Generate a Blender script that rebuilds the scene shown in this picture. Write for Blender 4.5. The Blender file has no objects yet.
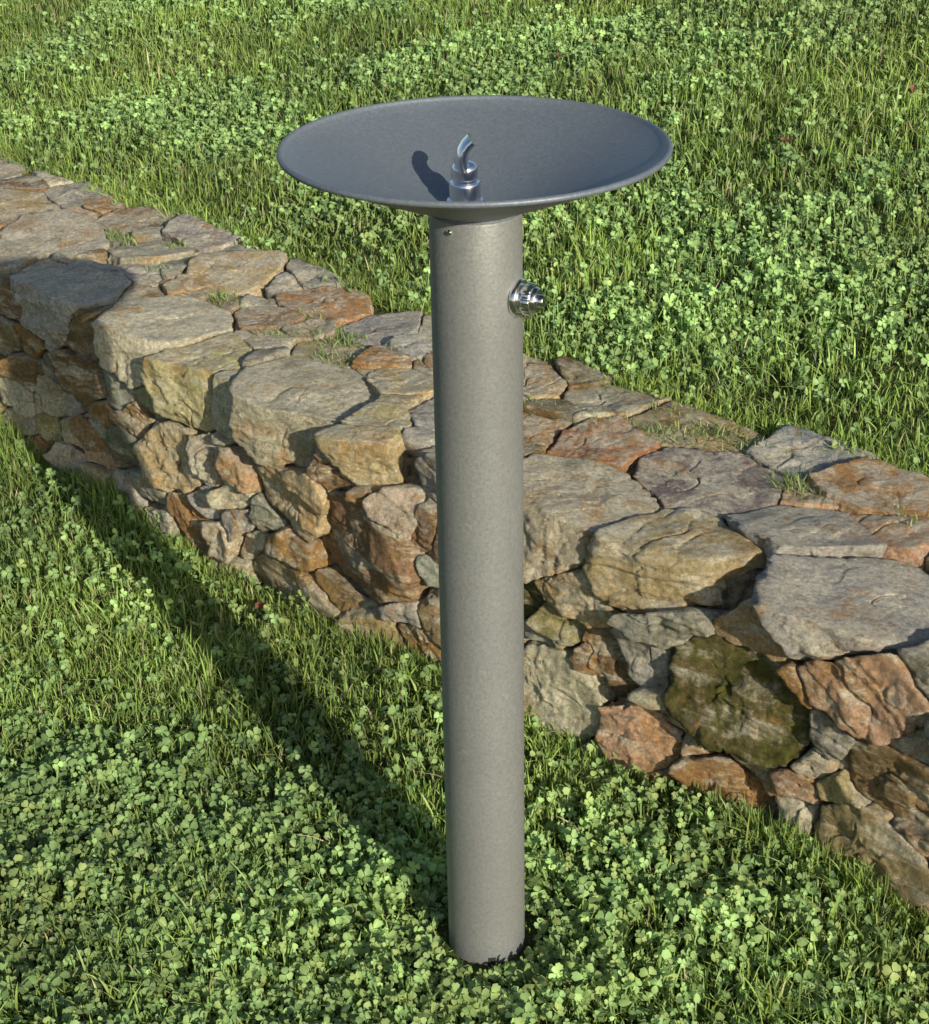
import bpy, bmesh, math
import numpy as np
from mathutils import Vector, Matrix
S=bpy.context.scene
rng=np.random.default_rng(7)
Q2=2**.5
# ------------------------------------------------------------------ camera
th=math.radians(27.25);ps=.01006;ro=.0203
F=Vector((-math.sin(ps)*math.cos(th),math.cos(ps)*math.cos(th),-math.sin(th)))
R0=Vector((math.cos(ps),math.sin(ps),0));U0=R0.cross(F)
R=(R0*math.cos(ro)-U0*math.sin(ro));U=(U0*math.cos(ro)+R0*math.sin(ro))
M=Matrix((R,U,-F)).transposed().to_4x4();M.translation=Vector((0,-1.68,1.465))
c=bpy.data.cameras.new("camera");o=bpy.data.objects.new("camera",c);S.collection.objects.link(o)
o.matrix_world=M;c.sensor_fit='VERTICAL';c.sensor_height=24;c.lens=1750/1024*24;c.clip_start=.05;c.clip_end=2000
S.camera=o
S.view_settings.view_transform='Standard';S.view_settings.look='None';S.view_settings.exposure=0
# ------------------------------------------------------------------ light
el=math.radians(21.6)
sd=Vector((.506*math.cos(el),-.8625*math.cos(el),math.sin(el))).normalized()
L=bpy.data.lights.new("sun",'SUN');L.energy=5.0;L.angle=math.radians(.5);L.color=(1,.94,.80)
lo=bpy.data.objects.new("sun",L);S.collection.objects.link(lo);lo.rotation_euler=sd.to_track_quat('Z','Y').to_euler();lo.location=(3,-5,4)
w=bpy.data.worlds.new("World");S.world=w;w.use_nodes=True
nt=w.node_tree;bg=nt.nodes['Background'];sk=nt.nodes.new('ShaderNodeTexSky');sk.sky_type='NISHITA';sk.sun_disc=False
sk.sun_elevation=el;sk.sun_rotation=math.atan2(sd.x,sd.y)
nt.links.new(sk.outputs[0],bg.inputs[0]);bg.inputs[1].default_value=.115
# ------------------------------------------------------------------ helpers
def hsh(i,j,k,seed):
    h=(i.astype(np.uint32)*np.uint32(374761393)+j.astype(np.uint32)*np.uint32(668265263)+k.astype(np.uint32)*np.uint32(2147483647)+np.uint32(seed*974711&0xffffffff))
    h=(h^(h>>np.uint32(13)))*np.uint32(1274126177);h=(h^(h>>np.uint32(15)))*np.uint32(2246822519);h^=h>>np.uint32(16)
    return h.astype(np.float64)/4294967295.
def vn(P,seed=0,lin=False):
    P=np.asarray(P,float);I=np.floor(P);f=P-I
    if not lin:f=f*f*(3-2*f)
    I=I.astype(np.int64)
    r=0
    for a in(0,1):
        for b in(0,1):
            for d in(0,1):
                wt=(f[:,0] if a else 1-f[:,0])*(f[:,1] if b else 1-f[:,1])*(f[:,2] if d else 1-f[:,2])
                r=r+wt*hsh(I[:,0]+a,I[:,1]+b,I[:,2]+d,seed)
    return r*2-1
def fbm(P,oct=3,seed=0,lin=False):
    r=0;a=1
    for k in range(oct):
        r=r+a*vn(P*(2**k)+k*17.3,seed+k,lin);a*=.5
    return r
def toXY(u,w): return (w-u)/Q2,(w+u)/Q2
def bow(u): return -.045*np.exp(-((u-.75)/.7)**2)
def nz(x,y,s=1,seed=3,o=2):
    return fbm(np.stack([x*s,y*s,np.zeros_like(x)],1),o,seed)
def height(x,y):
    u=(y-x)/Q2;w_=(x+y)/Q2-bow(u)
    back=.325+.2*np.clip(w_-.88,-.3,3.2)+.06*np.clip(w_-4.08,0,60)
    st=np.where(w_<.66,0,back)
    rm=np.clip((w_+1)/2.6,0,1);rm=rm*rm*(3-2*rm)*np.maximum(back,.3)
    e=np.clip(np.maximum(-3.5-u,u-7)/1.5,0,1);r=np.hypot(x,y)
    return st*(1-e)+rm*e+(.012*nz(x,y,2.2)+.006*nz(x,y,9,5))*np.clip(r/.25,0,1)+.007*np.exp(-(r/.15)**2)
def mesh_np(name,V,loops,starts,totals,mats=(),col=None,smooth=True,parent=None):
    m=bpy.data.meshes.new(name);m.vertices.add(len(V));m.vertices.foreach_set('co',np.ascontiguousarray(V,dtype=np.float32).ravel())
    m.loops.add(len(loops));m.loops.foreach_set('vertex_index',loops.astype(np.int32))
    m.polygons.add(len(starts));m.polygons.foreach_set('loop_start',starts.astype(np.int32));m.polygons.foreach_set('loop_total',totals.astype(np.int32))
    if col is not None:
        a=m.attributes.new('col','FLOAT_COLOR','POINT');a.data.foreach_set('color',np.ascontiguousarray(col,dtype=np.float32).ravel())
    m.update(calc_edges=True)
    m.polygons.foreach_set('use_smooth',np.full(len(starts),smooth))
    for t in mats:m.materials.append(t)
    ob=bpy.data.objects.new(name,m);S.collection.objects.link(ob)
    if parent:ob.parent=parent
    return ob
class Mat:
    def __init__(s,n):
        s.m=bpy.data.materials.new(n);s.m.use_nodes=True;s.t=s.m.node_tree;s.b=s.t.nodes['Principled BSDF'];s.out=s.t.nodes['Material Output']
    def n(s,t,**k):
        x=s.t.nodes.new(t)
        for a,b in k.items():setattr(x,a,b)
        return x
    def l(s,a,b):s.t.links.new(a,b)
    def noise(s,sc,det=4,co=None,rough=.55,dist=0):
        x=s.n('ShaderNodeTexNoise');x.inputs['Scale'].default_value=sc;x.inputs['Detail'].default_value=det;x.inputs['Roughness'].default_value=rough;x.inputs['Distortion'].default_value=dist
        if co is None:
            if not hasattr(s,'tc'):s.tc=s.n('ShaderNodeTexCoord')
            co=s.tc.outputs['Object']
        s.l(co,x.inputs['Vector']);return x.outputs[0]
    def rng(s,v,a,b,c_=0,d=1):
        x=s.n('ShaderNodeMapRange');x.inputs[1].default_value=a;x.inputs[2].default_value=b;x.inputs[3].default_value=c_;x.inputs[4].default_value=d
        s.l(v,x.inputs[0]);return x.outputs[0]
    def mix(s,f,a,b,bt='MIX'):
        x=s.n('ShaderNodeMix',data_type='RGBA',blend_type=bt)
        for i,v in((0,f),(6,a),(7,b)):
            if isinstance(v,(int,float)):x.inputs[i].default_value=v
            elif isinstance(v,tuple):x.inputs[i].default_value=(*v,1)
            else:s.l(v,x.inputs[i])
        return x.outputs[2]
    def math(s,op,a,b):
        x=s.n('ShaderNodeMath',operation=op)
        for i,v in((0,a),(1,b)):
            if isinstance(v,(int,float)):x.inputs[i].default_value=v
            else:s.l(v,x.inputs[i])
        return x.outputs[0]
    def bump(s,h,st,d,nrm=None):
        x=s.n('ShaderNodeBump');x.inputs['Strength'].default_value=st;x.inputs['Distance'].default_value=d;s.l(h,x.inputs['Height'])
        if nrm is not None:s.l(nrm,x.inputs['Normal'])
        return x.outputs[0]
# ------------------------------------------------------------------ materials
def leafmat(name,rough=.5,tr=.3,spec=.4):
    k=Mat(name);a=k.n('ShaderNodeAttribute',attribute_name='col');col=a.outputs['Color']
    k.l(col,k.b.inputs['Base Color']);k.b.inputs['Roughness'].default_value=rough;k.b.inputs['Specular IOR Level'].default_value=spec
    t=k.n('ShaderNodeBsdfTranslucent');k.l(k.mix(1.,col,(1.25,1.3,.6),'MULTIPLY'),t.inputs[0])
    x=k.n('ShaderNodeMixShader');x.inputs[0].default_value=tr;k.l(k.b.outputs[0],x.inputs[1]);k.l(t.outputs[0],x.inputs[2]);k.l(x.outputs[0],k.out.inputs[0])
    return k.m
M_grass=leafmat('grass_blade',.48,.25,.4);M_clover=leafmat('clover_leaf',.55,.22,.35)
k=Mat('soil');c1=k.mix(k.rng(k.noise(3,6),.35,.65),(.055,.08,.02),(.08,.125,.03));c1=k.mix(k.rng(k.noise(60,5),.4,.7),c1,(.07,.055,.03))
k.l(c1,k.b.inputs['Base Color']);k.b.inputs['Roughness'].default_value=.95;k.b.inputs['Specular IOR Level'].default_value=.1
k.l(k.bump(k.noise(90,6),1,.02),k.b.inputs['Normal']);M_soil=k.m
k=Mat('wall_stone');a=k.n('ShaderNodeAttribute',attribute_name='col');c1=a.outputs['Color']
k.tc=k.n('ShaderNodeTexCoord')
mp=k.n('ShaderNodeMapping');mp.inputs['Rotation'].default_value=(.25,-.2,0);mp.inputs['Scale'].default_value=(1,1,3.5);k.l(k.tc.outputs['Object'],mp.inputs[0])
strk=k.noise(13,9,mp.outputs[0],.72,.5);strk2=k.noise(42,8,mp.outputs[0],.72,.3)
c1=k.mix(k.rng(k.noise(12,8,dist=.8,rough=.68),.52,.64,0,.75),c1,(.60,.34,.12))
c1=k.mix(k.rng(strk,.50,.60,0,.75),c1,(.88,.81,.63))
c1=k.mix(k.rng(k.noise(17,9,rough=.75),.55,.64,0,.6),c1,(.40,.38,.33))
c1=k.mix(k.rng(k.noise(30,9,rough=.75),.56,.66,0,.65),c1,(.20,.145,.08))
c1=k.mix(k.rng(strk2,.57,.66,0,.4),c1,(.28,.21,.12))
c1=k.mix(k.rng(k.noise(75,6,rough=.7),.6,.72,0,.6),c1,(.70,.46,.17))
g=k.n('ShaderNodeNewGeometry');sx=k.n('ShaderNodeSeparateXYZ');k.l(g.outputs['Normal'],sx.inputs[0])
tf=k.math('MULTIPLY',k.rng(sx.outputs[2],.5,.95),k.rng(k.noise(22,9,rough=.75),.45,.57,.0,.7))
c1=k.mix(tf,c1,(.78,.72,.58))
c1=k.mix(1.,c1,k.mix(k.rng(k.noise(140,8,rough=.8),.36,.64),(.58,.56,.52),(1.34,1.32,1.25)),'MULTIPLY')
ms=k.math('MULTIPLY',a.outputs['Alpha'],k.rng(k.noise(24,8,rough=.7),.4,.56))
mc=k.mix(k.rng(k.noise(70,5),.35,.65),(.05,.055,.012),(.19,.18,.035));c1=k.mix(ms,c1,mc)
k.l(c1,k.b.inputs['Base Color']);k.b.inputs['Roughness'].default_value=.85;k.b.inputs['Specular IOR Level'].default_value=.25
b0_=k.bump(strk2,.8,.009);b1=k.bump(k.noise(45,10,rough=.78),1,.017,b0_);b2=k.bump(k.noise(220,6,rough=.75),.9,.0035,b1);k.l(b2,k.b.inputs['Normal']);M_stone=k.m
k=Mat('wall_core_earth');k.l(k.mix(k.rng(k.noise(60,7,rough=.7),.4,.6),(.09,.068,.04),(.42,.33,.2)),k.b.inputs['Base Color']);k.b.inputs['Roughness'].default_value=1;k.l(k.bump(k.noise(70,8,rough=.7),1,.03),k.b.inputs['Normal']);M_core=k.m
def paint(name,c0,met,ro_):
    k=Mat(name);c1=k.mix(k.rng(k.noise(9,5),.3,.7),tuple(v*.93 for v in c0),tuple(v*1.06 for v in c0))
    c1=k.mix(k.rng(k.noise(240,5,rough=.8),.38,.62),tuple(v*.72 for v in c0),tuple(v*1.08 for v in c0)) if False else k.mix(k.rng(k.noise(240,5,rough=.8),.36,.62),tuple(v*.74 for v in c0),c1)
    c1=k.mix(k.rng(k.noise(30,6,rough=.7),.62,.75,0,.4),c1,tuple(v*1.5 for v in c0))
    k.l(c1,k.b.inputs['Base Color']);k.b.inputs['Metallic'].default_value=met
    k.l(k.rng(k.noise(14,6),.3,.7,ro_-.05,ro_+.07),k.b.inputs['Roughness']);k.l(k.bump(k.noise(300,4),.35,.0011),k.b.inputs['Normal']);return k.m
M_pole=paint('grey_metallic_paint',(.245,.25,.235),.25,.52)
M_dish=paint('bowl_grey_paint',(.18,.205,.23),.25,.48)
k=Mat('chrome');k.b.inputs['Metallic'].default_value=1;k.b.inputs['Base Color'].default_value=(.84,.85,.86,1);k.l(k.rng(k.noise(60,3),.3,.7,.1,.22),k.b.inputs['Roughness']);M_chr=k.m
k=Mat('dark_gap');k.b.inputs['Base Color'].default_value=(.02,.02,.02,1);k.b.inputs['Roughness'].default_value=.9;M_dark=k.m
k=Mat('dead_leaf');k.l(k.mix(k.noise(90,4),(.16,.05,.03),(.34,.15,.08)),k.b.inputs['Base Color']);k.b.inputs['Roughness'].default_value=.7;M_dead=k.m
# ------------------------------------------------------------------ ground
def axis(pts,st):
    r=[]
    for (a,b),s in zip(zip(pts[:-1],pts[1:]),st):r+=list(np.arange(a,b-1e-6,s))
    return np.array(r+[pts[-1]])
us=axis([-600,-60,-10,-3,5,12,60,600],[60,5,.5,.05,.5,5,60]);ws=axis([-600,-60,-8,-1,.59,.655],[60,5,.5,.05,.05]);ws=np.concatenate([ws,axis([.67,4.2,12,60,600],[.05,.5,5,60])])
UU,WW=np.meshgrid(us,ws,indexing='ij');wb=WW+bow(UU)
X,Y=toXY(UU.ravel(),wb.ravel());Z=height(X,Y)
nu,nw=len(us),len(ws);ii,jj=np.meshgrid(np.arange(nu-1),np.arange(nw-1),indexing='ij');b0=(ii*nw+jj).ravel()
lp=np.stack([b0,b0+1,b0+nw+1,b0+nw],1)[:,::-1]
mesh_np('ground',np.stack([X,Y,Z],1),lp.ravel(),np.arange(len(lp))*4,np.full(len(lp),4),[M_soil])
# ------------------------------------------------------------------ stone wall
cr=(.84,.75,.54);tn=(.74,.57,.31);ru=(.60,.33,.14);br=(.38,.25,.13);gy=(.58,.56,.49);pu=(.27,.235,.24);mo=(.26,.21,.09);pk=(.74,.47,.28)
seeds=[
(1.66,.50,.17,.06,br,.1),(1.43,.50,.22,.075,br,.35),(1.50,.50,.08,.05,tn,0),(1.33,.50,.10,.05,br,.3),(1.15,.50,.16,.085,tn,0),(1.29,.50,-.01,.045,mo,.6),
(1.08,.50,.06,.06,ru,0),(1.17,.50,-.02,.03,tn,.2),(.98,.49,.0,.045,cr,.2),(1.01,.5,.245,.04,cr,0),(.81,.49,.20,.09,tn,0),(.63,.49,.16,.11,br,.15),
(.80,.48,.01,.10,tn,.1),(.60,.48,.02,.065,tn,.2),(.40,.49,.10,.09,tn,.2),(.32,.49,.20,.05,mo,.5),(.22,.49,.235,.055,tn,0),(.26,.47,.07,.09,cr,0),(.09,.47,.08,.055,pk,0),
(.17,.48,.165,.055,br,.1),(.05,.49,.25,.06,gy,.4),(-.06,.46,.185,.095,mo,.95),(-.25,.48,.27,.065,pk,0),(-.165,.49,.14,.04,cr,0),(-.07,.46,.04,.05,ru,0),(-.31,.48,.17,.07,br,.2),
(-.28,.47,.06,.075,tn,.2),(-.18,.47,.05,.04,cr,0),(.01,.49,.31,.03,cr,0),(.47,.49,.24,.05,br,0),(.70,.49,.27,.045,br,.1),(1.55,.5,.0,.05,br,.2),
(1.57,.51,.31,.10,gy,0),(1.29,.53,.31,.10,cr,0),(1.11,.50,.29,.085,tn,0),(.85,.52,.31,.11,cr,0),(.31,.53,.31,.11,cr,0),(.09,.52,.30,.09,tn,0),(-.17,.54,.32,.11,gy,0),
(2.10,.70,.31,.09,tn,0),(2.06,.82,.31,.07,gy,0),(1.84,.64,.31,.10,cr,0),(1.62,.72,.31,.085,cr,0),(1.62,.83,.31,.07,gy,0),(1.39,.75,.31,.09,tn,0),
(1.16,.66,.31,.055,pk,.1),(1.14,.77,.31,.08,ru,0),(.97,.77,.31,.07,gy,0),(.94,.64,.31,.06,tn,.3),(.78,.63,.31,.065,tn,0),(.62,.77,.31,.075,tn,0),(.50,.64,.31,.06,ru,0),
(.62,.60,.31,.06,gy,0),(.365,.67,.31,.07,ru,0),(.47,.80,.31,.06,cr,.2),(.30,.80,.31,.085,tn,.45),(.19,.67,.31,.10,pu,0),(.12,.81,.31,.06,(.34,.36,.39),0),(-.03,.79,.31,.08,ru,0),(-.10,.69,.31,.07,pk,0),
(-.02,.63,.32,.085,gy,0),(-.25,.70,.31,.08,tn,0),(-.24,.82,.31,.07,gy,0),(.80,.80,.31,.05,cr,.3),(1.82,.80,.31,.07,br,0),(1.83,.50,.30,.09,gy,.1),(2.05,.52,.30,.09,tn,.1)]
pal=[cr,tn,gy,br,gy,cr,ru,pk,gy]
seeds=[list(s) for s in seeds]
SC=np.array([.8,1.0,1.3])
def pd(P,sd_):
    A=np.array([s[:3] for s in sd_]);r=np.array([s[3] for s in sd_])
    d=((P[:,None]-A[None])*SC);return ((d**2).sum(2)-(r**2)[None]).min(1)
def fill(u0,u1,n,face,rlo,rhi):
    for _ in range(n):
        N=60;uu=rng.uniform(u0,u1,N)
        if face=='f':P=np.stack([uu,np.full(N,.48),rng.uniform(.0,.31,N)],1)
        else:P=np.stack([uu,rng.uniform(.5,.84,N),np.full(N,.31)],1)
        s=pd(P,seeds);i=int(np.argmax(s))
        seeds.append([*P[i],rng.uniform(rlo,rhi),pal[rng.integers(len(pal))],rng.choice([0,0,0,.2,.5])])
for a,b in((-3.5,-.4),(2.15,7.)):
    n=int((b-a)*9)
    fill(a,b,n,'f',.05,.10);fill(a,b,n,'t',.05,.10)
fill(1.7,2.4,9,'f',.04,.08)
fill(-.4,2.0,84,'f',.015,.045);fill(-.4,2.2,66,'t',.015,.05)
ghost=[[u,.665+.02*math.sin(u*9),.12,.06,br,0] for u in np.arange(-3.6,7.1,.13)]
nre=len(seeds);allS=seeds+ghost
P3=np.array([s[:3] for s in allS]);P3[:nre]+=rng.normal(0,.004,(nre,3));RR=np.array([s[3] for s in allS])
def ico(n):
    b=bmesh.new();bmesh.ops.create_icosphere(b,subdivisions=n,radius=1);b.verts.ensure_lookup_table()
    v=np.array([x.co[:] for x in b.verts]);f=np.array([[y.index for y in x.verts] for x in b.faces]);b.free();return v,f
ICO={4:ico(4),5:ico(5),6:ico(6)}
Vs=[];Fs=[];Cs=[];off=0
def terr(t,seed):
    """stepped (terraced) 1-D noise: thin broken layers"""
    f=np.floor(t);r=t-f;r=np.clip((r-.35)/.3,0,1);r=r*r*(3-2*r);z=np.zeros_like(f,dtype=np.int64);f=f.astype(np.int64)
    return (hsh(f,z,z,seed)*(1-r)+hsh(f+1,z,z,seed)*r)*2-1
for i in range(nre):
    p=P3[i];u=p[0];vis=-.55<u<2.4
    lvl=(6 if RR[i]>.04 else 5) if vis else 4
    D,FF=ICO[lvl];D=D*np.array([1.35,1,.75]);D=D/np.linalg.norm(D,axis=1)[:,None]
    ps_=p*SC;A=P3*SC-ps_;dist2=(A**2).sum(1);idx=np.argsort(dist2)[1:34]
    dd=(dist2[idx]+RR[i]**2-RR[idx]**2)/(2*dist2[idx])
    n_=A[idx]*SC;dpl=(dist2[idx]*dd);ln=np.linalg.norm(n_,axis=1);n_=n_/ln[:,None];dpl=dpl/ln
    dpl=dpl-rng.uniform(-.001,.002)
    ex=[]
    jt=rng.uniform(-.014,.012);tl=rng.normal(0,.14,2)
    nf=np.array([tl[0]-.12,-1,tl[1]+.01]);nf/=np.linalg.norm(nf);ex.append((nf,(p[1]-(.435+jt))))
    jt=rng.uniform(-.009,.005);tl=rng.normal(0,.05,2)
    nt_=np.array([tl[0],tl[1],1]);nt_/=np.linalg.norm(nt_);ex.append((nt_,(.350+jt-p[2])))
    ex.append((np.array([0,1.,0]),.885+rng.uniform(-.02,.01)-p[1]));ex.append((np.array([0,0,-1.]),p[2]+.08))
    n_=np.vstack([n_]+[e[0][None] for e in ex]);dpl=np.append(dpl,[e[1] for e in ex])
    if dpl.min()<.003:continue
    prel=np.maximum(D@n_.T,0)/dpl[None];rr=(prel**18).sum(1)**(-1/18.)
    nc=6;cn=rng.normal(0,1,(nc,3));cn[:3,1]-=1.1;cn/=np.linalg.norm(cn,axis=1)[:,None]
    sup=((D*rr[:,None])@cn.T).max(0);cd=sup*rng.uniform(.9,1.03,nc)
    n_=np.vstack([n_,cn]);dpl=np.append(dpl,cd)
    rel=np.maximum(D@n_.T,0)/dpl[None];mx=rel.max(1);pw=130.;rr=1/(mx*((rel/mx[:,None])**pw).sum(1)**(1/pw))
    V=D*rr[:,None]
    W_=V+p;sz=min(1,rr.mean()/.045)
    so=rng.uniform(0,50,3)
    ax=rng.normal(0,.25,3)+np.array([0,.12,1]);ax/=np.linalg.norm(ax)
    st=rng.uniform(.15,1)
    wv=fbm(W_*8+so,2,31)
    tp=np.clip((W_[:,2]-.31)/.03,0,1);am=1-.45*tp
    dsp=am*(.005*sz*fbm(W_*12+so,2,11,True)+.007*sz*fbm(W_*30+so,3,15,True)-.003*sz*np.abs(fbm(W_*60+so,2,21)))
    dsp+=am*(.006*sz*st*terr((W_@ax)*55+wv*.7,33+i%9)+.002*sz*st*terr((W_@ax)*150+wv*2,43+i%9))
    q=W_*24+so;nn=np.abs(vn(q,41));dsp+=-.005*sz*np.clip(1-nn/.05,0,1)
    W_=p+V*(1+dsp/np.maximum(rr,.02))[:,None]
    Vs.append(W_);Fs.append(FF+off);off+=len(D)
    cj=np.array(allS[i][4])*rng.uniform(.74,1.1)*(1+rng.normal(0,.035,3));al=allS[i][5]
    Cs.append(np.tile(np.append(cj,al),(len(D),1)))
V=np.vstack(Vs);Fc=np.vstack(Fs);Cc=np.vstack(Cs)
zf=1-.5*np.clip((V[:,2]-.28)/.05,0,1)
wq=V*9.;wr=V*24.;V=V+.012*np.stack([vn(wq,51,True),vn(wq+9,52,True)*.5,vn(wq+19,53,True)*.8*zf],1)+.008*np.stack([vn(wr,54,True),vn(wr+9,55,True)*.5,vn(wr+19,56,True)*zf],1)
bt=V[:,1]-.03*np.clip(1-V[:,2]/.35,0,1.3)*(V[:,1]<.62)+bow(V[:,0])
X,Y=toXY(V[:,0],bt);V=np.stack([X,Y,V[:,2]],1)
wall=bpy.data.objects.new('stone_wall',None);S.collection.objects.link(wall)
mesh_np('stones',V,Fc.ravel(),np.arange(len(Fc))*3,np.full(len(Fc),3),[M_stone],Cc,True,wall)
uu=np.arange(-3.5,7.01,.02);prof=np.array([(.428,-.05),(.436,.03),(.443,.08),(.451,.13),(.457,.18),(.461,.22),(.466,.26),(.474,.295),(.490,.318),(.53,.326),(.58,.326),(.64,.326),(.70,.326),(.76,.326),(.82,.320),(.85,.30),(.86,-.05)])
G=np.array([[ (u,a,b) for a,b in prof] for u in uu]).reshape(-1,3);G[:,1]+=.010*fbm(G*20,3,61);G[:,2]+=.008*fbm(G*22,3,62)
X,Y=toXY(G[:,0],G[:,1]+bow(G[:,0]));G=np.stack([X,Y,G[:,2]],1);m_=len(prof)
ii,jj=np.meshgrid(np.arange(len(uu)-1),np.arange(m_-1),indexing='ij');b0=(ii*m_+jj).ravel();lp=np.stack([b0,b0+1,b0+m_+1,b0+m_],1)
mesh_np('earth_core',G,lp.ravel(),np.arange(len(lp))*4,np.full(len(lp),4),[M_core],parent=wall)
# ------------------------------------------------------------------ drinking fountain
ft=bpy.data.objects.new('drinking_fountain',None);S.collection.objects.link(ft)
def rev(prof,n,mat,N=96,mx=None,rmod=None):
    v=[];f=[]
    for kx,(r,z) in enumerate(prof):
        for i in range(N):
            a=2*math.pi*i/N;q=r*(rmod(kx,i) if rmod else 1);v.append(Vector((q*math.cos(a),q*math.sin(a),z)))
    for k_ in range(len(prof)-1):
        for i in range(N):
            j=(i+1)%N;f.append((k_*N+i,k_*N+j,(k_+1)*N+j,(k_+1)*N+i))
    if mx:v=[mx@x for x in v]
    m=bpy.data.meshes.new(n);m.from_pydata([x[:] for x in v],[],f);m.update()
    for p_ in m.polygons:p_.use_smooth=True
    m.materials.append(mat);ob=bpy.data.objects.new(n,m);S.collection.objects.link(ob);ob.parent=ft
    try:m.set_sharp_from_angle(angle=math.radians(38))
    except Exception:pass
    return ob
rev([(.0440,-.05),(.0467,-.05),(.0467,.0),(.0467,.2),(.0467,.5),(.0467,.8),(.0467,.934),(.0462,.9355),(.0455,.936)],'pole',M_pole)
rev([(.0450,.925),(.0450,.938),(.0462,.9395),(.048,.9405)],'neck_collar',M_dish)
pr=[(.0,.925),(.03,.931),(.043,.9375),(.06,.9445),(.1,.9605),(.14,.977),(.17,.990),(.185,.9975)]
for a in np.linspace(-80,170,11):
    pr.append((.1893+.0032*math.cos(math.radians(a)),1.0006+.0032*math.sin(math.radians(a))))
pr+=[(.1842,.9992),(.17,.9928),(.15,.9840),(.12,.9710),(.09,.9585),(.065,.949),(.045,.9428),(.03,.9395),(.012,.9375),(.0,.937)]
rev(pr,'bowl',M_dish,160)
T=Matrix.Translation((-.010,0,.937))
rev([(.0,.0),(.019,.0),(.0192,.002),(.0192,.009),(.018,.0105),(.0,.0105)],'tap_collar',M_chr,64,T)
rev([(.0152,.010),(.0158,.0115),(.0158,.027),(.0148,.0285),(.0120,.029),(.0118,.031),(.0132,.033),(.0135,.041),(.0125,.0445),(.0095,.0475),(.005,.049),(0,.0493)],'tap_body',M_chr,64,T)
def tube(path,rad,n,mat,N=24,flat=(1,1)):
    v=[];f=[];P=[Vector(p) for p in path]
    for i,p in enumerate(P):
        t=(P[min(i+1,len(P)-1)]-P[max(i-1,0)]).normalized();s=t.cross(Vector((0,1,0))).normalized();b=s.cross(t).normalized()
        for j in range(N):
            a=2*math.pi*j/N;v.append(p+s*rad[i]*flat[0]*math.cos(a)+b*rad[i]*flat[1]*math.sin(a))
    for i in range(len(P)-1):
        for j in range(N):
            k_=(j+1)%N;f.append((i*N+j,i*N+k_,(i+1)*N+k_,(i+1)*N+j))
    v.append(P[-1]);e=len(v)-1
    for j in range(N):f.append(((len(P)-1)*N+j,(len(P)-1)*N+(j+1)%N,e))
    m=bpy.data.meshes.new(n);m.from_pydata([x[:] for x in v],[],f);m.update()
    for p_ in m.polygons:p_.use_smooth=True
    m.materials.append(mat);ob=bpy.data.objects.new(n,m);S.collection.objects.link(ob);ob.parent=ft
    try:m.set_sharp_from_angle(angle=math.radians(50))
    except Exception:pass
    return ob
tube([(-.011,0,.978),(-.0130,0,.986),(-.0125,0,.992),(-.0105,0,.998),(-.0065,0,1.0035),(-.002,0,1.0075)],[.0095,.009,.0088,.0085,.0085,.0085],'tap_spout',M_chr,24,(.8,1.6))
# push button valve
az=math.radians(-26);axd=Vector((math.cos(az),math.sin(az),0));rot=axd.to_track_quat('Z','Y').to_matrix().to_4x4()
Bm=Matrix.Translation(Vector((0,0,.851))+axd*.0445)@rot
rev([(0,0),(.0195,0),(.0198,.0015),(.0198,.0045),(.0185,.0065),(.0155,.0072),(0,.0072)],'button_flange',M_chr,64,Bm)
rev([(.0145,.0068),(.0145,.0105),(.0165,.0110),(.0168,.012),(.0168,.0185),(.016,.0195),(.0135,.020),(.0128,.0235),(.0118,.0245),(0,.0245)],'button_body',M_chr,96,Bm,lambda kx,i:1-.03*(i%4<2)*(2<=kx<=5))
rev([(.0066,.024),(.0066,.029),(.0055,.0305),(0,.031)],'push_button',M_chr,32,Bm)
sm=Matrix.Translation((-.0258,-.0393,.9265))@Vector((-.54,-.84,0)).to_track_quat('Z','Y').to_matrix().to_4x4()
rev([(.0030,-.001),(.0030,.001),(.002,.002),(0,.0021)],'neck_screw',M_chr,20,sm)
bpy.ops.mesh.primitive_cube_add(size=1);ob=bpy.context.object;ob.name='foot_slot';ob.scale=(.009,.003,.012);ob.location=(.006,-.0459,.011);ob.data.materials.append(M_dark);ob.parent=ft
# ------------------------------------------------------------------ vegetation
def blades(x,y,h,wd,colr,lean=.5,z0=None):
    n=len(x);z=height(x,y)-.004 if z0 is None else z0
    ph=rng.uniform(0,2*np.pi,n);ld=rng.uniform(0,2*np.pi,n);le=np.abs(rng.normal(0,lean,n)).clip(0,1.6)
    dx,dy=np.cos(ld),np.sin(ld);sx_,sy_=np.cos(ph),np.sin(ph)
    ts=[0,.38,.72,1];wp=[.8,1,.7,0];out=[]
    for t,q in zip(ts,wp):
        cx=x+dx*le*h*t*t;cy=y+dy*le*h*t*t;cz=z+h*(t-.35*le*t*t)
        if q>0:
            out.append(np.stack([cx-sx_*wd*q/2,cy-sy_*wd*q/2,cz],1));out.append(np.stack([cx+sx_*wd*q/2,cy+sy_*wd*q/2,cz],1))
        else:out.append(np.stack([cx,cy,cz],1))
    V=np.stack(out,1)
    tl=np.array([0,1,3,2,2,3,5,4,4,5,6]);lp=(tl[None]+7*np.arange(n)[:,None]).ravel()
    ts_=np.array([0,4,8]);st=(ts_[None]+11*np.arange(n)[:,None]).ravel();tt=np.tile([4,4,3],n)
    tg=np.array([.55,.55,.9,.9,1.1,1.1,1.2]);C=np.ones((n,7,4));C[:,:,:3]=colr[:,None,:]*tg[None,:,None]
    return V.reshape(-1,3),lp,st,tt,C.reshape(-1,4)
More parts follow.
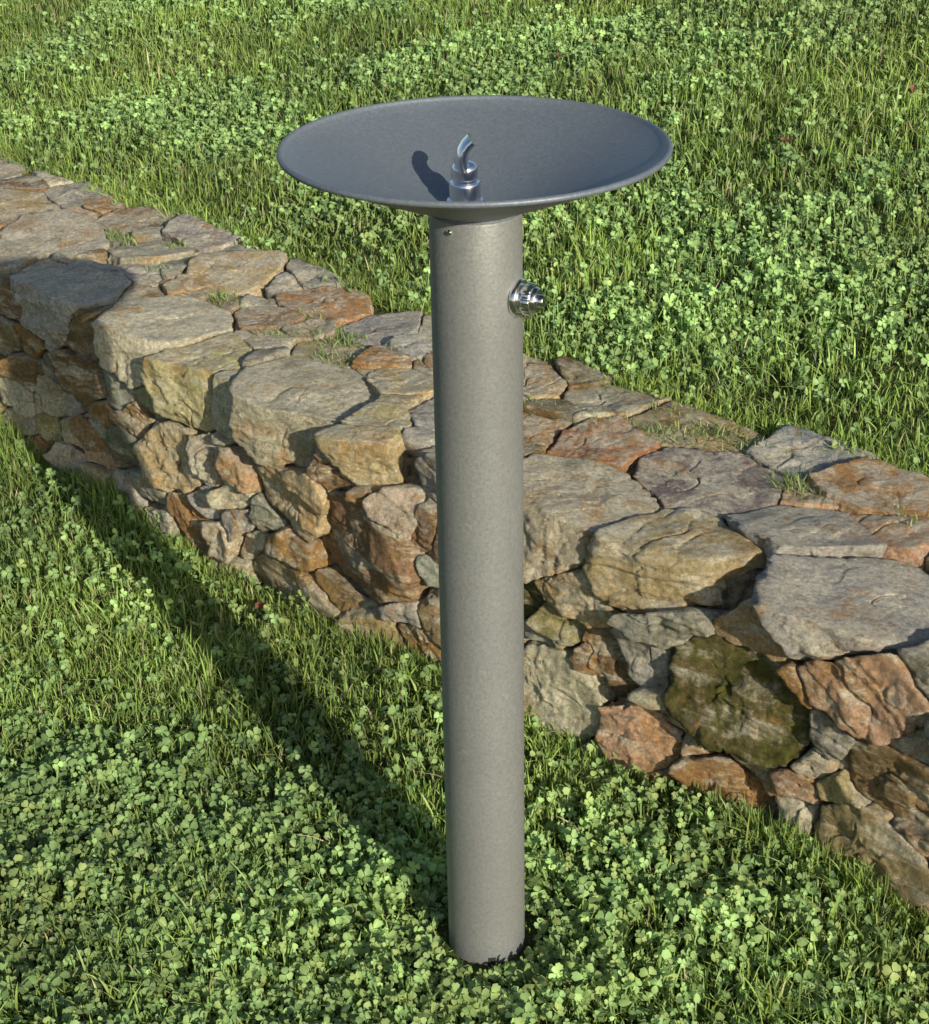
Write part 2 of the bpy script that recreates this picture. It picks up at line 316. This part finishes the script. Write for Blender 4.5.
def leaves(x,y,z,s,colr,tilt):
    n=len(x)
    L=np.array([(0,.04,0),(0,.5,-.06),(0,.92,.0),(-.38,.30,.08),(-.58,.66,.16),(-.28,.98,.04),(.38,.30,.08),(.58,.66,.16),(.28,.98,.04)])
    fl=[(0,1,3),(1,4,3),(1,2,5,4),(0,6,1),(1,6,7),(1,7,8,2)]
    tv=[];tf=[];
    for k_ in range(3):
        a=k_*2*math.pi/3;tv.append(np.stack([L[:,0]*math.cos(a)-L[:,1]*math.sin(a),L[:,0]*math.sin(a)+L[:,1]*math.cos(a),L[:,2]],1))
        tf+=[tuple(q+9*k_ for q in f_) for f_ in fl]
    tv=np.vstack(tv)
    V=np.repeat(tv[None],n,0)
    rad2=(tv[:,0]**2+tv[:,1]**2)
    cup=rng.uniform(-.9,.5,n);V[:,:,2]+=cup[:,None]*rad2[None]
    lr=np.repeat(rng.normal(0,.35,(n,3)),9,axis=1);V[:,:,2]+=lr*np.sqrt(rad2)[None]
    V*=s[:,None,None]*rng.uniform(.85,1.15,(n,1,1))
    a=rng.uniform(0,2*np.pi,n);ca,sa=np.cos(a),np.sin(a)
    X_=V[:,:,0]*ca[:,None]-V[:,:,1]*sa[:,None];Y_=V[:,:,0]*sa[:,None]+V[:,:,1]*ca[:,None];Z_=V[:,:,2]
    tx=rng.normal(0,tilt,n)+.22;ty=rng.normal(0,tilt,n)-.30
    X2=X_*np.cos(tx)[:,None]+Z_*np.sin(tx)[:,None];Z2=-X_*np.sin(tx)[:,None]+Z_*np.cos(tx)[:,None]
    Y3=Y_*np.cos(ty)[:,None]+Z2*np.sin(ty)[:,None];Z3=-Y_*np.sin(ty)[:,None]+Z2*np.cos(ty)[:,None]
    V=np.stack([X2+x[:,None],Y3+y[:,None],Z3+z[:,None]],2)
    g0=height(x,y);bx=x+rng.normal(0,.008,n);by=y+rng.normal(0,.008,n);wd=.0009
    stv=np.stack([np.stack([bx-wd,by,g0-.002],1),np.stack([bx+wd,by,g0-.002],1),np.stack([x+wd,y,z],1),np.stack([x-wd,y,z],1)],1)
    V=np.concatenate([V,stv],1);tf.append((27,28,29,30))
    nv=31;tl=np.concatenate([np.array(f_) for f_ in tf]);tot=np.array([len(f_) for f_ in tf]);sta=np.concatenate([[0],np.cumsum(tot)[:-1]]);nl=len(tl)
    lp=(tl[None]+nv*np.arange(n)[:,None]).ravel();st=(sta[None]+nl*np.arange(n)[:,None]).ravel();tt=np.tile(tot,n)
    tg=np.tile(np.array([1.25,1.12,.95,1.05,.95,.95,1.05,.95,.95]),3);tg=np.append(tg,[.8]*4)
    C=np.ones((n,nv,4));C[:,:,:3]=colr[:,None,:]*tg[None,:,None]
    return V.reshape(-1,3),lp,st,tt,C.reshape(-1,4)
def join(parts,name,mat):
    V=[];Lp=[];St=[];Tt=[];C=[];vo=0;lo_=0
    for v,l,s_,t,c_ in parts:
        V.append(v);Lp.append(l+vo);St.append(s_+lo_);Tt.append(t);C.append(c_);vo+=len(v);lo_+=len(l)
    return mesh_np(name,np.vstack(V),np.concatenate(Lp),np.concatenate(St),np.concatenate(Tt),[mat],np.vstack(C))
def inview(x,y,z,mg=90):
    p=np.stack([x,y+1.68,z-1.465],1);Rn,Un,Fn=np.array(R),np.array(U),np.array(F)
    d=p@Fn;sx_=1750*(p@Rn)/d;sy_=-1750*(p@Un)/d
    return (d>.2)&(np.abs(sx_)<465+mg)&(np.abs(sy_)<512+mg)
def scatter(n_m2,x0,x1,y0,y1,side,keep=.25):
    n=int(n_m2*(x1-x0)*(y1-y0));x=rng.uniform(x0,x1,n);y=rng.uniform(y0,y1,n)
    u=(y-x)/Q2;w_=(x+y)/Q2-bow(u)
    if side=='f':ok=(w_<.425+.012*nz(x,y,12,9))
    else:ok=(w_>.865+.03*nz(x,y,7,9))&(w_<4.4)
    x,y=x[ok],y[ok];z=height(x,y)
    v=inview(x,y,z);ok=v|(rng.random(len(x))<keep);x,y=x[ok],y[ok]
    ok=(x*x+y*y)>.051**2;return x[ok],y[ok]
def clovmask(x,y,side):
    m=.36+.95*nz(x,y,3.6,71,3)
    if side=='f':
        m=m+.3*np.clip((.42-y)/.3,-1,1)
        m=m-1.0*np.exp(-(((x+.47)/.2)**2+((y-.75)/.35)**2))+.45*np.exp(-(((x+.45)/.35)**2+((y-.15)/.3)**2))+.8*np.exp(-(((x+.70)/.22)**2+((y-.95)/.3)**2))
    else:
        m=m+.06+.3*np.clip(x/1.0,-1,1)
    return np.clip(m,.16,1)
def gcol(n,x,y,base,var=.2):
    b=np.array(base)[None]*(1+.28*nz(x,y,3.5,81,3))[:,None]
    b=b*np.exp(rng.normal(0,var,n))[:,None]
    yl=np.clip(rng.normal(0,.5,n)+.5*nz(x,y,2.5,85),0,1)[:,None]*.45;b=b*(1-yl)+yl*np.array([[.38,.40,.12]])
    return b
gp=[];cp=[]
for side,dn,dc,box in(('f',32000,13500,(-1.7,1.3,-.8,2.4)),('b',18000,8000,(-2.8,2.0,-.2,5.0))):
    br_=1.0 if side=='f' else 1.1
    x,y=scatter(dn,*box,side,.08);mk=clovmask(x,y,side);pr_=rng.random(len(x));ok=pr_>mk*.35;x,y,mk=x[ok],y[ok],mk[ok]
    n=len(x);h=rng.uniform(.014,.037,n)*(1.2-.2*mk)*(1+.4*nz(x,y,5,91));d=np.hypot(x,y);h=np.where(d<.11,h*.45,h)
    wd=rng.uniform(.0014,.0032,n)
    dead=rng.random(n)<.06;cl=gcol(n,x,y,(.235,.335,.08))*br_;cl[dead]=np.array([.5,.44,.25])*rng.uniform(.5,1.1,(dead.sum(),1))
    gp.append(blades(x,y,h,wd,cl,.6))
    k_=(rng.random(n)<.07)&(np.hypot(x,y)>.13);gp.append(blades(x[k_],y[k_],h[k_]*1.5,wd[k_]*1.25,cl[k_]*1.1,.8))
    x,y=scatter(dc,*box,side,.08);mk=clovmask(x,y,side);ok=rng.random(len(x))<mk*.95;x,y,mk=x[ok],y[ok],mk[ok]
    d=np.hypot(x,y);ok=d>.066;x,y,mk=x[ok],y[ok],mk[ok];n=len(x)
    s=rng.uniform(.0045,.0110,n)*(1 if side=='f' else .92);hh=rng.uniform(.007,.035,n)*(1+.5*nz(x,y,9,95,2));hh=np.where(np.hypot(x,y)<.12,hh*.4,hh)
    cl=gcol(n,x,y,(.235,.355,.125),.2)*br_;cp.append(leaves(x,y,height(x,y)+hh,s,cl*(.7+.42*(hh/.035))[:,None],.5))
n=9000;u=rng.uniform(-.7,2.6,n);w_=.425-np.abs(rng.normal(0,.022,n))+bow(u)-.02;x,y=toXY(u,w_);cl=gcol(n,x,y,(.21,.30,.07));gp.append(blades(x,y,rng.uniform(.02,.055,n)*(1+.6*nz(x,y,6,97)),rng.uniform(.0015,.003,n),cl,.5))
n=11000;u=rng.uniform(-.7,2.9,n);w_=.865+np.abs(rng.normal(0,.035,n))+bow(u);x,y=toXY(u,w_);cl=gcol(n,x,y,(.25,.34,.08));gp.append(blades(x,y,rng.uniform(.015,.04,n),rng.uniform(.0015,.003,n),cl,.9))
tuft=[(1.10,.70),(1.02,.66),(.93,.62),(.30,.79),(.26,.82),(.37,.83),(.55,.71),(.2,.8),(1.75,.72),(1.5,.66),(.98,.70),(.44,.73),(.08,.74),(.86,.72),(1.3,.66),(1.08,.62),(.66,.70),(.34,.745),(1.6,.78),(-.1,.74)]
for tu,tw in tuft:
    n=int(rng.integers(50,200));u=tu+rng.normal(0,.022,n);w_=tw+rng.normal(0,.013,n)+bow(np.array([tu]))[0];x,y=toXY(u,w_)
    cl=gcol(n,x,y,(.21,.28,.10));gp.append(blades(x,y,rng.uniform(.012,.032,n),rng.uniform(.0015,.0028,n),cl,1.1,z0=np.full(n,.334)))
join(gp,'grass',M_grass);join(cp,'clover',M_clover)
# fallen leaves
dl=[(-.36,.80),(-.9,3.4),(.45,3.3),(.62,1.75),(.9,1.9),(-1.35,3.0),(.2,2.4)]
Vd=[];Fd=[]
for (x0,y0) in dl:
    a=rng.uniform(0,6.28);z0=float(height(np.array([x0]),np.array([y0]))[0])+.025;b=len(Vd);s=rng.uniform(.018,.028)
    for px,py,pz in((0,-1,.1),(.45,-.3,.3),(.35,.4,.25),(0,1,0),(-.35,.4,.2),(-.45,-.3,.35),(0,0,0)):
        Vd.append((x0+s*(px*math.cos(a)-py*math.sin(a)),y0+s*(px*math.sin(a)+py*math.cos(a)),z0+s*(pz+.3*py)))
    Fd+=[(b+q,b+(q+1)%6,b+6) for q in range(6)]
m=bpy.data.meshes.new('fallen_leaves');m.from_pydata(Vd,[],Fd);m.materials.append(M_dead);ob=bpy.data.objects.new('fallen_leaves',m);S.collection.objects.link(ob)
